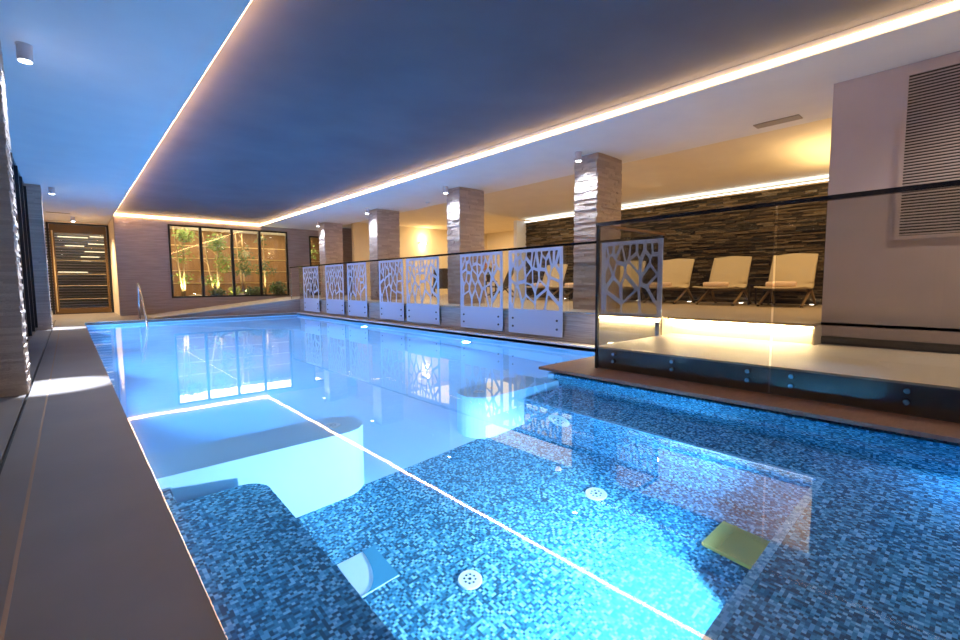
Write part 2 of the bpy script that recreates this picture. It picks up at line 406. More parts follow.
names = ['nearest right stone column beside the glass balustrade corner', 'second right stone column, behind the gap between lace panels',
         'third right stone column in front of the glowing wall lamp wall', 'farthest right stone column beside the narrow window']
for i, (x, y, w, d) in enumerate(cols):
    o = finish('stone_column', pillar_mesh(w, d, H-.4, seed=i+3), 'pillar'); o.location = (x, y, .4)
    tag(o, names[i], 'column', 'stone clad columns')
for i, (x, y, w, d, l) in enumerate([(-.50, 4.75, .225, .42, 'near left stone pillar lit by a grazing spot at the picture edge'),
                                  (-.50, 11.55, .23, .40, 'far left stone pillar before the glazed door')]):
    o = finish('stone_pillar', pillar_mesh(w, d, H, course=.021, jit=.005, seed=i+31), 'pillar'); o.location = (x, y, 0)
    tag(o, l, 'column', 'stone clad pillars on the window side')

# ------------------------------------------------------------------ ledgestone wall
bm = bmesh.new(); rnd = random.Random(5); z = .4
ZT = 2.40
box(bm, 9.38, 9.45, -.5, 8.5, .4, ZT)
while z < ZT-.002:
    h = rnd.choice((.018,.024,.03,.038)); z1 = min(ZT, z+h); y = -.5
    while y < 8.499:
        s = rnd.uniform(.10,.42); y1 = 8.5 if 8.5-y-s < .08 else y+s
        d = rnd.uniform(0,.045)
        box(bm, 9.335+d-.02, 9.40, y+.001, y1-.001, z, z1-.0015); y = y1
    z = z1
struct(finish('wall_stone', bm, 'stonewall'), 'brown ledgestone wall behind the row of loungers', 'wall')
bxo('wall_upper', (9.62, 9.7, -2, 8.5, .4, 2.47), 'cream'); struct(bpy.data.objects['wall_upper'], 'cream wall band above the ledgestone wall', 'wall')
bxo('trim_1', (8.98, 9.45, 8.5, 8.62, .4, 2.46), 'white'); struct(bpy.data.objects['trim_1'], 'white pilaster at the left end of the ledgestone wall', 'trim')
tag(bxo('led_strip', (9.30, 9.42, -.5, 8.5, 2.425, 2.440), 'cool_led'), 'cool white LED line along the top of the ledgestone wall', 'led strip')
bxo('trim_2', (9.30, 9.62, -.5, 8.5, 2.40, 2.425), 'cream'); struct(bpy.data.objects['trim_2'], 'ledge on top of the ledgestone wall', 'trim')
# grey wall on the right with louvre vent
bxo('wall_right', (5.4, 6.1, -2.2, 1.07, .2, H), 'greywall'); struct(bpy.data.objects['wall_right'], 'mauve grey wall block at the right behind the glass', 'wall')
bxo('baseboard_right', (5.385, 5.4, -2.2, 1.07, .2, .27), 'curb'); struct(bpy.data.objects['baseboard_right'], 'dark baseboard of the mauve grey wall', 'baseboard')
v = thing('wall_vent', 'large mauve louvred vent grille high on the right grey wall', 'vent', (5.4, -1.0, 1.15))
bm = bmesh.new(); W, HH = 1.58, 1.4
box(bm, -.02, 0, 0, .04, 0, HH); box(bm, -.02, 0, W-.03, W, 0, HH); box(bm, -.02, 0, .04, W-.03, 0, .03); box(bm, -.02, 0, .04, W-.03, HH-.03, HH)
finish('vent_frame', bm, 'vent', v)
bxo('vent_backing', (-.006, -.001, .03, W-.02, .02, HH-.02), 'ventback', v)
bm = bmesh.new(); n = 54
for i in range(n):
    z = .035 + i*(HH-.07)/n
    vs = [bm.verts.new(p) for p in ((-.007,.04,z+.015),(-.018,.04,z+.006),(-.018,.04,z),(-.016,.04,z),(-.005,.04,z+.013),
                                   )]
    vt = [bm.verts.new((q.co.x, W-.03, q.co.z)) for q in vs]
    bm.faces.new(vs); bm.faces.new(vt[::-1])
    for k in range(5): l=(k+1)%5; bm.faces.new((vs[k],vs[l],vt[l],vt[k]))
finish('vent_slats', bm, 'vent', v)
bm = bmesh.new(); box(bm, -.9, 13.2, -2.4, -2.2, -.1, 2.95)
struct(finish('wall_front', bm, 'greywall'), 'plain grey wall behind the viewer', 'wall')
bxo('wall_left_outer', (-.9, -.5, 11.95, 12.0, 0, H), 'striate'); struct(bpy.data.objects['wall_left_outer'], 'return of the left wall', 'wall')

# ------------------------------------------------------------------ door
d = thing('door_1', 'tall bronze framed glass door with a long pull handle at the far left', 'door', (-.36, YD, 0), kind='structure')
W = 1.35; HD = 2.58
bm = bmesh.new(); box(bm, 0, .05, 0, .1, 0, HD); box(bm, W-.05, W, 0, .1, 0, HD); box(bm, .05, W-.05, 0, .1, HD-.04, HD)
box(bm, .05, W-.05, 0, .1, 0, .02)
finish('door_frame', bm, 'blacksteel', d)
bm = bmesh.new(); box(bm, .06, .16, .01, .06, .02, HD-.05); box(bm, W-.12, W-.06, .01, .06, .02, HD-.05)
box(bm, .16, W-.12, .01, .06, .02, .17); box(bm, .16, W-.12, .01, .06, HD-.28, HD-.05)
finish('door_leaf', bm, 'bronzedoor', d)
bxo('door_pane', (.16, W-.12, .03, .04, .17, HD-.28), 'glass', d)
bm = bmesh.new()
for z in (.42, .80, 1.13, 1.52, 1.9): box(bm, .16, W-.12, .022, .03, z, z+.018)
finish('glazing_bars', bm, 'brass', d)
bm = bmesh.new(); cyl(bm, (.11,-.06,.08), (.11,-.06,2.35), .018); cyl(bm, (.11,-.06,.3), (.11,.01,.3), .01); cyl(bm, (.11,-.06,2.1), (.11,.01,2.1), .01)
finish('door_handle', bm, 'brass', d)
# corridor behind door
bm = bmesh.new(); box(bm, -.9, 2.2, 20.2, 20.4, -.05, 2.8); box(bm, -1.0, -.9, YD+.1, 20.4, -.05, 2.8); box(bm, 2.1, 2.2, YD+.4, 20.4, -.05, 2.8)
struct(finish('corridor_wall', bm, 'greywall'), 'dim corridor walls seen through the door', 'wall')
bxo('corridor_floor', (-1, 2.2, YD, 20.4, -.06, 0), 'lounge'); struct(bpy.data.objects['corridor_floor'], 'corridor floor behind the door', 'floor')
bxo('corridor_ceiling', (-1, 2.2, YD+.2, 20.4, 2.8, 2.9), 'white'); struct(bpy.data.objects['corridor_ceiling'], 'corridor ceiling behind the door', 'ceiling')
lv = thing('louvre_screen', 'dark horizontal louvre screen seen through the glazed door', 'screen', (-.6, 19.4, 0))
bm = bmesh.new()
for i in range(30): box(bm, 0, 2.3, 0, .03, .05+i*.085, .105+i*.085)
finish('slats', bm, 'louvre', lv)
for a in (0, 2.25): bxo('post', (a, a+.05, .03, .07, 0, 2.6), 'blacksteel', lv)
for i, (x0, x1, z) in enumerate(((-.15,.55,2.28),(.0,.45,2.02),(.55,.95,2.1),(.45,.95,1.86),(.35,.8,1.7),(.6,.95,2.34),(.35,.6,1.58),(-.2,.5,1.22))):  # emissive bars for the warm lines across the door glass
    tag(bxo('glow_bar', (x0, x1, 18.9+.05*i, 18.92+.05*i, z, z+.025), 'tube'),
        'slim warm glowing bar behind the glazed door, %s' % ('topmost left', 'second on the left', 'third, right of centre', 'fourth, right of centre', 'fifth, in the middle', 'topmost right', 'sixth, shortest', 'lowest, left of centre')[i], 'light', 'slim glowing bars behind the door')
bxo('wall_above_door', (-.9, 1.15, YD, YD+.1, HD, H+.02), 'cream'); struct(bpy.data.objects['wall_above_door'], 'cream strip above the door', 'wall')

# ------------------------------------------------------------------ garden
bm = bmesh.new(); box(bm, 1.15, 9, 18.2, 18.3, 0, 3.0); box(bm, 1.15, 1.25, YD+.1, 18.2, 0, 3.0); box(bm, 8.9, 9, YB+.2, 18.2, 0, 3.0)
struct(finish('garden_wall', bm, 'gardenwall'), 'warm lit wooden board wall behind the garden plants', 'wall')
bxo('garden_ceiling', (1.15, 9, YB+.2, 18.3, 2.66, 2.95), 'white'); struct(bpy.data.objects['garden_ceiling'], 'white soffit over the garden', 'ceiling')
bxo('garden_ground', (1.15, 9, YB+.2, 18.2, .3, .42), 'soil'); struct(bpy.data.objects['garden_ground'], 'planted soil bed behind the far window', 'ground')
bm = bmesh.new()
for z in (.85, 1.27, 1.70, 2.12): box(bm, 1.25, 8.9, 18.18, 18.2, z, z+.03)
struct(finish('trim_3', bm, 'brass'), 'thin pale horizontal battens on the garden wall', 'trim')
def leaves(bm, c, rad, n, size, rnd):
    for _ in range(n):
        p = Vector((rnd.gauss(0,1), rnd.gauss(0,1), rnd.gauss(0,1))); p = p.normalized()*rnd.random()**.5
        p = Vector(c)+Vector((p.x*rad[0], p.y*rad[1], p.z*rad[2]))
        u = Vector((rnd.uniform(-1,1), rnd.uniform(-1,1), rnd.uniform(-.7,.5))).normalized(); w = u.orthogonal().normalized()*size*.28; u = u*size*rnd.uniform(.6,1.2)
        mid = p+u*.5
        a, b, c2, d2 = p, mid+w, p+u, mid-w
        up = w.cross(u).normalized()*size*.08
        vs = [bm.verts.new(q) for q in (a, b+up, c2, d2+up)]; bm.faces.new((vs[0],vs[1],vs[2])); bm.faces.new((vs[0],vs[2],vs[3]))
def tree(x, y, h, label, crown, mat, stems, seed):
    rnd = random.Random(seed); t = thing('garden_tree', label, 'tree', (x, y, .42), 'trees in the indoor garden')
    for k in range(stems):
        bm = bmesh.new(); a = rnd.uniform(0,6.28); lean = .06+.07*k
        pts = [(math.cos(a)*lean*s*1.2+.05*k*math.cos(a), math.sin(a)*lean*s, h*s) for s in (0,.2,.45,.7,1)]
        tube(bm, pts, [.035,.03,.026,.02,.012], 8)
        for q in range(5):
            s = rnd.uniform(.5,1); an = rnd.uniform(0,6.28); p = Vector(pts[0]).lerp(Vector(pts[-1]), s)
            tube(bm, [p, p+Vector((math.cos(an)*.15,math.sin(an)*.15,.1)), p+Vector((math.cos(an)*.3,math.sin(an)*.3,.16))], [.01,.007,.003], 5)
        finish('trunk', bm, 'bark', t, smooth=True)
    bm = bmesh.new()
    for (cx, cy, cz, rx, rz, n) in crown: leaves(bm, (cx, cy, cz), (rx, rx, rz), n, .11, rnd)
    finish('foliage', bm, mat, t)
tree(2.66, 16.6, 2.15, 'slim tree lit from below in the leftmost garden window pane', [(.1,0,1.9,.3,.22,230),(.05,0,1.3,.28,.35,60),(0,0,.6,.3,.2,50)], 'leaf', 2, 1)
tree(3.55, 16.5, 2.0, 'tall pale stemmed tree in the second garden window pane', [(.05,0,1.72,.3,.3,300),(.2,0,1.1,.28,.4,170),(-.1,0,.5,.3,.25,80)], 'leaf', 3, 2)
tree(4.45, 16.9, 2.1, 'dark leaved tree in the third garden window pane', [(0,0,1.3,.35,.4,160),(0,0,.9,.36,.25,160)], 'leafd', 2, 3)
tree(5.0, 16.5, 2.1, 'bright trunked sparse tree in the rightmost garden window pane', [(0,0,.9,.35,.3,120),(-.1,0,1.9,.2,.2,40)], 'leafd', 1, 4)
tree(6.6, 16.6, 2.1, 'small tree behind the narrow far window', [(0,0,1.5,.3,.4,120)], 'leaf', 1, 5)
def shrub(x, y, r, h, label, mat, n, seed):
    rnd = random.Random(seed); bm = bmesh.new(); leaves(bm, (0,0,h*.5), (r,r,h*.5), n, .12, rnd)
    for k in range(6): tube(bm, [(0,0,0), (rnd.uniform(-r,r)*.5, rnd.uniform(-r,r)*.5, h*.6)], .006, 5)
    o = finish('garden_shrub', bm, mat); o.location = (x,y,.42); tag(o, label, 'shrub', 'shrubs in the indoor garden')
shrub(3.92, 15.95, .17, .34, 'yellow green bush glowing at the foot of the second garden pane', 'leafy', 160, 11)
shrub(4.5, 16.05, .3, .35, 'low dark bush behind the third garden pane', 'leafd', 260, 12)
shrub(5.35, 16.3, .28, .5, 'rounded dark bush in the right garden pane', 'leafd', 320, 13)
shrub(3.45, 15.95, .2, .3, 'low green bush left of the glowing yellow bush', 'leafd', 180, 14)
def rock(x, y, s, label, seed):
    rnd = random.Random(seed); bm = bmesh.new(); bmesh.ops.create_icosphere(bm, subdivisions=3, radius=1)
    for q in bm.verts:
        f = 1+.18*math.sin(q.co.x*3+seed)*math.cos(q.co.y*4)+rnd.uniform(-.04,.04); q.co = Vector((q.co.x*s[0]*f, q.co.y*s[1]*f, max(-.3,q.co.z)*s[2]*f))
    o = finish('rock', bm, 'rock'); o.location = (x,y,.42+.3*s[2]*.9); tag(o, label, 'rock', 'rocks in the indoor garden')
rock(2.95, 16.1, (.3,.15,.07), 'flat pale rock under the leftmost garden tree', 3)
rock(4.06, 15.75, (.09,.09,.09), 'small bright rock beside the glowing bush', 4)

# ------------------------------------------------------------------ lace panels
def clip(poly, nx, ny, c):
    out = []
    for i in range(len(poly)):
        p, q = poly[i], poly[(i+1) % len(poly)]; a = p[0]*nx+p[1]*ny-c; b = q[0]*nx+q[1]*ny-c
        if a <= 0: out.append(p)
        if (a < 0 < b) or (b < 0 < a):
            t = a/(a-b); out.append((p[0]+(q[0]-p[0])*t, p[1]+(q[1]-p[1])*t))
    return out
def lace_mesh(w, z0, h, seed, full=True):
    rnd = random.Random(seed)
    base = .36 if full else .03
    top = h-.045; x0, x1 = .055, w-.055
    pts = []; rows = [(.14,4.2),(.37,5),(.60,6),(.79,7.5),(.93,9)]
    for fz, n in rows:
        n = int(n*w/1.0); off = rnd.uniform(-.3,.3)
        for i in range(n+1):
            pts.append((x0+(i+.5+off+rnd.uniform(-.3,.3))*(x1-x0)/n, base+(top-base)*(fz+rnd.uniform(-.07,.07))))
    sx = 1.9
    cu = bpy.data.curves.new('lace', 'CURVE'); cu.dimensions = '2D'; cu.fill_mode = 'BOTH'; cu.extrude = .004
    def spl(poly):
        s = cu.splines.new('POLY'); s.points.add(len(poly)-1)
        for i, p in enumerate(poly): s.points[i].co = (p[0], p[1], 0, 1)
        s.use_cyclic_u = True
    spl([(0,0),(w,0),(w,h),(0,h)])
    for i, p in enumerate(pts):
        poly = [(x0*sx,base),(x1*sx,base),(x1*sx,top),(x0*sx,top)]; P = (p[0]*sx, p[1])
        for j, q in enumerate(pts):
            if i == j: continue
            Q = (q[0]*sx, q[1]); dx, dy = Q[0]-P[0], Q[1]-P[1]; L = math.hypot(dx,dy)
            if L > 1.4: continue
            nx, ny = dx/L, dy/L
            c = nx*(P[0]+Q[0])/2+ny*(P[1]+Q[1])/2 - (.012+.006*((i*7+j*7) % 3))*(1+.5*abs(nx))
            poly = clip(poly, nx, ny, c)
            if len(poly) < 3: break
        if len(poly) < 3: continue
        poly = [(a/sx, b) for a, b in poly]
        A = abs(sum(poly[k][0]*poly[(k+1)%len(poly)][1]-poly[(k+1)%len(poly)][0]*poly[k][1] for k in range(len(poly))))/2
        if A < .0012: continue
        # round the corners a little
        rp = []
        for k in range(len(poly)):
            a, b, c = poly[k-1], poly[k], poly[(k+1)%len(poly)]
            rp += [(b[0]+(a[0]-b[0])*.09, b[1]+(a[1]-b[1])*.09), (b[0]+(c[0]-b[0])*.09, b[1]+(c[1]-b[1])*.09)]
        spl(rp)
    o = bpy.data.objects.new('tmp', cu); COL.objects.link(o)
    dg = bpy.context.evaluated_depsgraph_get(); me = bpy.data.meshes.new_from_object(o.evaluated_get(dg))
    bpy.data.objects.remove(o); bpy.data.curves.remove(cu); me.materials.clear(); me.materials.append(M['lace'])
    me.transform(Matrix(((0,0,1,0),(1,0,0,0),(0,1,0,0),(0,0,0,1))))   # curve x->world y, curve y->z
    return me
def bolt(parent, y, z, r=.016, name='bolt', x=-.012):
    bm = bmesh.new(); cyl(bm, (x,y,z), (x+.012,y,z), r*.9, r, 12); return finish(name, bm, 'bolt', parent)
panels = [(3.82,1.01,'lace cut panel nearest the glass balustrade corner, before the nearest column'),
          (4.96,1.01,'second lace cut panel, left of the nearest one'),
          (6.57,1.06,'third lace cut panel, just left of the second stone column'),
          (7.74,.94,'fourth lace cut panel, in front of the glowing wall lamp'),
          (9.24,.93,'fifth lace cut panel, left of the third stone column'),
          (10.38,1.02,'sixth lace cut panel, left of the third stone column pair'),
          (11.85,1.05,'farthest and narrowest looking lace cut panel beside the ramp')]
panels[5] = (10.38, 1.02, 'sixth lace cut panel, just right of the farthest column')
for i, (y, w, l) in enumerate(panels):
    t = thing('lace_panel', l, 'screen panel', (4.925, y, .06), 'lavender lace cut panels on the pool balustrade')
    me = lace_mesh(w, 0, 1.22, 40+i); p = bpy.data.objects.new('panel_sheet', me); COL.objects.link(p); p.parent = t
    for by in (.09, w-.09):
        for bz in (.10, .22): bolt(t, by, bz, x=-.016)
    for a in (.02, w-.05): bxo('mounting_bracket', (.005, .03, a, a+.03, .02, .3), 'bolt', t)
t = thing('lace_panel', 'lace cut panel seen through the near glass, with no solid foot', 'screen panel', (4.925, 2.44, .402), 'lavender lace cut panels on the pool balustrade')
me = lace_mesh(.78, 0, .88, 61, False); p = bpy.data.objects.new('panel_sheet', me); COL.objects.link(p); p.parent = t
# far balustrade: glass + rail
g = thing('glass_balustrade', 'long clear glass balustrade with dark handrail behind the lace panels', 'balustrade', (4.95, 2.45, 0))
ys = [0.0, 1.3, 2.55, 4.0, 5.25, 6.7, 7.9, 9.35, 10.85]
for a, b in zip(ys, ys[1:]): bxo('glass_pane', (.0, .012, a+.01, b-.01, .41, 1.285), 'glass', g)
bm = bmesh.new(); box(bm, -.016, .024, 0, 11.5, 1.285, 1.315); finish('handrail', bm, 'handrail', g)
bm = bmesh.new(); cyl(bm, (.005,11.5,1.30),(.005,11.5,.36),.012); finish('end_post', bm, 'steel', g)
bxo('base_channel', (-.006, .018, 0, 10.86, .4, .41), 'steel', g)
# near balustrade
g = thing('glass_balustrade', 'near glass balustrade bolted to the dark curb with a dark handrail', 'balustrade', (3.64, -1.9, 0))
y1 = 1.9+2.43
for a, b in ((0, 1.9+.995), (1.9+1.012, y1-.02)): bxo('glass_pane', (0, .014, a, b, .012, 1.31), 'glassb', g)
bm = bmesh.new(); box(bm, -.016, .03, 0, y1+.01, 1.31, 1.34); finish('handrail', bm, 'handrail', g)
bm = bmesh.new(); box(bm, -.008, .022, y1-.016, y1+.008, .0, 1.31); finish('corner_post', bm, 'blacksteel', g)
for y in (2.24, 1.70, 1.14, .87, .29, -.4, -1.0):
    for z in (.15, .085):
        bm = bmesh.new(); cyl(bm, (-.022,1.9+y,z), (0,1.9+y,z), .015, .019, 16); cyl(bm, (.0,1.9+y,z), (.02,1.9+y,z), .012, .012, 8)
        finish('bolt', bm, 'gunmetal', g)
g = thing('glass_balustrade', 'short return glass balustrade with bronze rail at the platform end', 'balustrade', (3.66, 2.43, 0))
bxo('glass_pane', (.03, 1.24, 0, .014, .21, 1.31), 'glass', g)
bm = bmesh.new(); box(bm, .035, 1.26, -.014, .028, 1.31, 1.335); finish('handrail', bm, 'bronze', g)
bm = bmesh.new(); box(bm, 1.16, 1.19, -.02, .03, .2, .36); finish('clamp', bm, 'steel', g)

# ------------------------------------------------------------------ ceiling spots
def spot_fixture(loc, label, group):
    t = thing('ceiling_spotlight', label, 'spotlight', loc, group)
    bm = bmesh.new(); cyl(bm, (0,0,0), (0,0,-.012), .05, .05, 24); finish('ceiling_plate', bm, 'cylgrey', t)
    bm = bmesh.new(); cyl(bm, (0,0,-.012), (0,0,-.12), .046, .046, 24); o = finish('lamp_body', bm, 'cylgrey', t); 
    bm = bmesh.new(); cyl(bm, (0,0,-.1201), (0,0,-.124), .038, .038, 24); finish('lamp_lens', bm, 'lens', t)
    return t
def spot(loc, target, power, color, angle, blend=.5, size=.04):
    l = bpy.data.lights.new('spot', 'SPOT'); l.energy = power; l.color = color; l.spot_size = R_(angle); l.spot_blend = blend; l.shadow_soft_size = size
    o = bpy.data.objects.new('spot_light', l); COL.objects.link(o); o.location = loc
    o.rotation_euler = (Vector(target)-Vector(loc)).to_track_quat('-Z','Y').to_euler(); return o
def area(loc, target, power, color, sx, sy, spread=180):
    l = bpy.data.lights.new('area', 'AREA'); l.energy = power; l.color = color; l.shape = 'RECTANGLE'; l.size = sx; l.size_y = sy; l.spread = R_(spread)
    o = bpy.data.objects.new('area_light', l); COL.objects.link(o); o.location = loc
    o.rotation_euler = (Vector(target)-Vector(loc)).to_track_quat('-Z','Y').to_euler(); return o
def point(loc, power, color, size=.05):
    l = bpy.data.lights.new('point', 'POINT'); l.energy = power; l.color = color; l.shadow_soft_size = size
    o = bpy.data.objects.new('point_light', l); COL.objects.link(o); o.location = loc; return o
COOL = (.72,.84,1); WARM = (1,.70,.36); BLUE = (.13,.45,.92)
for (x, y, l) in ((5.44,3.96,'spotlight beside the nearest right column'),(5.42,6.98,'spotlight beside the second right column'),
               (5.50,10.2,'spotlight beside the third right column'),(5.57,13.3,'spotlight beside the farthest right column')):
    spot_fixture((x,y,H), 'grey cylinder ceiling '+l, 'spotlights along the right columns')
    spot((x,y,H-.14), (x+.14,y,0.5), 90, COOL, 120, .9)
for (x, y, l) in ((-.14,4.98,'spotlight beside the near left pillar'),(-.12,11.7,'spotlight beside the far left pillar'),(.2,16.3,'spotlight before the glazed door')):
    spot_fixture((x,y,H), 'grey cylinder ceiling '+l, 'spotlights along the left side')
    if y < 16: spot((x,y,H-.14), (x+.02,y,0), 2200, COOL, 20, .5); spot((x,y,H-.14), (x-.1,y,.6), 120, COOL, 110, .9)
    else: spot((x,y,H-.14), (x+.1,y,0), 480, (1,.72,.42), 130, .8)
# ceiling diffusers / detectors
bxo('ceiling_diffuser', (6.06, 6.22, 1.50, 1.95, H-.012, H-.001), 'taupe'); tag(bpy.data.objects['ceiling_diffuser'], 'beige rectangular ceiling diffuser above the right glass', 'vent')
dv = thing('ceiling_diffuser', 'slim dark slot diffuser in the ceiling before the far left door', 'vent', (-.3, 15.55, H-.01))
bxo('slot', (0,.45,0,.07,0,.009), 'taupe', dv)
for x, y, l in ((6.17,8.6,'small round white ceiling detector between the second and third columns'),(6.25,10.0+1.5,'small round white ceiling detector before the farthest column')):
    bm = bmesh.new(); cyl(bm, (0,0,0), (0,0,-.012), .06, .06, 20); cyl(bm, (0,0,-.012), (0,0,-.035), .05, .04, 20)
    o = finish('smoke_detector', bm, 'white'); o.location = (x,y,H); tag(o, l, 'detector', 'ceiling detectors')
# wall lamp
s = thing('wall_lamp', 'small up and down wall lamp glowing warm on the far cream wall', 'wall lamp', (9.54, 13.62, 2.24))
bm = bmesh.new(); box(bm, -.17, .17, -.05, .075, -.02, .02); finish('lamp_body', bm, 'brass', s)
bxo('lamp_glow', (-.12,.12,-.03,.05,.021,.024), 'sconceglow', s); bxo('lamp_glow', (-.12,.12,-.03,.05,-.024,-.021), 'sconceglow', s)
point((9.54,13.5,2.42), 14, WARM, .06); point((9.54,13.5,2.06), 10, WARM, .06)

# ------------------------------------------------------------------ loungers
def shell_mesh(w):
    prof = [(-.62,.0),(-.60,.30-.02),(-.45,.285),(-.2,.265),(0,.262),(.07,.29),(.12,.37),(.2,.56),(.285,.74),(.335,.84)]
    prof = prof[1:]
    bm = bmesh.new(); nU = 8; rows = []; nl = len(prof)
    import mathutils
    # smooth profile
    P = []
    for i in range(nl-1):
        for s in range(5):
            t = s/5; p0 = Vector(prof[max(i-1,0)]); p1 = Vector(prof[i]); p2 = Vector(prof[i+1]); p3 = Vector(prof[min(i+2,nl-1)])
            P.append(.5*((2*p1)+(p2-p0)*t+(2*p0-5*p1+4*p2-p3)*t*t+(3*p1-p0-3*p2+p3)*t**3))
    P.append(Vector(prof[-1]))
    for k, p in enumerate(P):
        row = []; f = k/(len(P)-1); ed = min(1, min(f, 1-f)/.04); hw = w/2*(.93+.07*ed)*(1 - .06*f)
        for j in range(nU+1):
            u = -1+2*j/nU; dip = .018*(u*u)
            x = p.x - (dip*1.2 if p.y > .35 else 0) - (.02*u*u if k == len(P)-1 else 0); z = p.y + (dip*.8 if p.y <= .35 else 0) - (.012*u**4 if k == len(P)-1 else 0)
            row.append(bm.verts.new((x, u*hw, z)))
        rows.append(row)
    for a, b in zip(rows, rows[1:]):
        for j in range(nU): bm.faces.new((a[j],a[j+1],b[j+1],b[j]))
    return bm
def lounger(name, label, loc, shell, legm, group, rot=0):
    t = thing(name, label, 'lounger', loc, group, rot)
    o = finish('shell', shell_mesh(.66), shell, t, smooth=True); md = o.modifiers.new('solid', 'SOLIDIFY'); md.thickness = .022; md.offset = -1
    for s in (-1, 1):
        for (a, b) in (((-.46,.0),(.08,.27)), ((.36,.0),(.09,.28))):
            bm = bmesh.new(); tube(bm, [(a[0], s*.29, .015), ((a[0]+b[0])/2, s*.285, (a[1]+b[1])/2), (b[0], s*.275, b[1])], [.017,.021,.022], 8)
            l = finish('leg', bm, legm, t, smooth=True)
            bm = bmesh.new(); cyl(bm, (a[0], s*.29, 0), (a[0], s*.29, .022), .022, .02, 10); finish('foot_cap', bm, 'foot', l)
    bm = bmesh.new(); tube(bm, [(.05,-.275,.25),(.05,.275,.25)], .014, 8); finish('crossbar', bm, legm, t)
    return t
LX = 8.58
ly = [2.15, 3.10, 4.08, 5.06, 6.05, 7.05]
lab = ['cream shell lounger nearest the grey wall, rightmost of the row', 'second cream shell lounger from the right in front of the ledgestone wall',
       'third cream shell lounger from the right, partly behind the near lace panel', 'fourth cream shell lounger from the right, behind the near lace panel',
       'fifth cream shell lounger from the right, seen between the lace panels', 'leftmost cream shell lounger, seen through lace cut openings']
L0 = lounger('shell_lounger', lab[0], (LX, ly[0], .4), 'shell', 'oak', 'cream loungers along the stone wall')
for i in range(1, 6): copy_tree(L0, lab[i], (LX, ly[i], .4))
def towel():
    t = thing('rolled_towel', 'rolled peach towel on the seat of the rightmost cream lounger', 'towel', (LX-.42, ly[0], .4+.30), 'rolled towels on the loungers')
    bm = bmesh.new(); tube(bm, [(0,-.2,.045),(0,-.195,.045),(0,0,.047),(0,.195,.045),(0,.2,.045)], [.03,.045,.048,.045,.03], 16); finish('towel_roll', bm, 'towel', t, smooth=True)
    bm = bmesh.new(); pts = []
    for k in range(30): a = k*.55; rr = .006+.0013*k; pts.append((math.cos(a)*rr, -.2, .045+math.sin(a)*rr))
    tube(bm, pts, .0035, 5); finish('spiral_end', bm, 'towel', t)
    return t
T0 = towel()
tl = ['second cream lounger from the right', 'third cream lounger from the right', 'fourth cream lounger from the right', 'fifth cream lounger from the right', 'leftmost cream lounger']
for i in range(1, 6): copy_tree(T0, 'rolled peach towel on the seat of the '+tl[i-1], (LX-.42, ly[i], .4+.30))
lounger('recliner', 'dark recliner seen in the gap right of the third lace panel', (9.3, 9.35, .4), 'shelldark', 'shelldark', 'dark recliners at the far end of the lounge', R_(-60))
lounger('recliner', 'dark recliner seen beside the second column', (8.55, 11.2, .4), 'shelldark', 'shelldark', 'dark recliners at the far end of the lounge', R_(-120))
def side_table(loc, label):
    t = thing('side_table', label, 'table', loc, 'small dark tables between the loungers')
    bm = bmesh.new(); box(bm, -.2,.2,-.13,.13,.33,.35); finish('tabletop', bm, 'tabledark', t, bevel=.004)
    for a in (-.17,.17):
        for b in (-.10,.10): bxo('leg', (a-.012,a+.012,b-.012,b+.012,0,.33), 'tabledark', t)
    return t
S0 = side_table((8.75, 2.62, .4), 'small dark side table between the two rightmost loungers')
copy_tree(S0, 'small dark side table between the third and fourth loungers from the right', (8.75, 4.57, .4))
copy_tree(S0, 'small dark side table between the two leftmost loungers', (8.75, 6.55, .4))
# flower vase on a table
S1 = copy_tree(S0, 'dark side table carrying the vase of red and orange flowers', (8.3, 8.9, .4)); S1.scale = (1,1,1.3)
vz = thing('flower_vase', 'vase of red, orange and yellow flowers behind the third lace panel', 'vase', (8.3, 8.9, .4+.455))
bm = bmesh.new(); cyl(bm, (0,0,0), (0,0,.16), .04, .06, 16); finish('vase', bm, 'tabledark', vz)
rnd = random.Random(9)
bm = bmesh.new(); leaves(bm, (0,0,.28), (.14,.14,.1), 50, .12, rnd)
for k in range(8): tube(bm, [(0,0,.1), (rnd.uniform(-.1,.1), rnd.uniform(-.1,.1), .34)], .004, 5)
finish('stems', bm, 'leafd', vz)
for k in range(9):
    bm = bmesh.new(); c = (rnd.uniform(-.15,.15), rnd.uniform(-.15,.15), rnd.uniform(.28,.48))
    leaves(bm, c, (.03,.03,.03), 30, .055, rnd); finish('blossom', bm, ('red','orange','yellow')[k % 3], vz)
# wall base spots
for y, l in ((1.96,'beside the rightmost lounger'),(3.05,'between the first and second loungers'),(4.0,'beside the third lounger'),(5.1,'beside the fourth lounger'),(6.1,'beside the fifth lounger'),(7.1,'beside the leftmost lounger')):
    bm = bmesh.new(); cyl(bm, (0,0,0), (0,0,.006), .035, .035, 16); o = finish('floor_light', bm, 'walldot'); o.location = (9.22,y,.4)
    tag(o, 'small round glowing floor light at the stone wall foot '+l, 'floor light', 'floor lights along the stone wall')

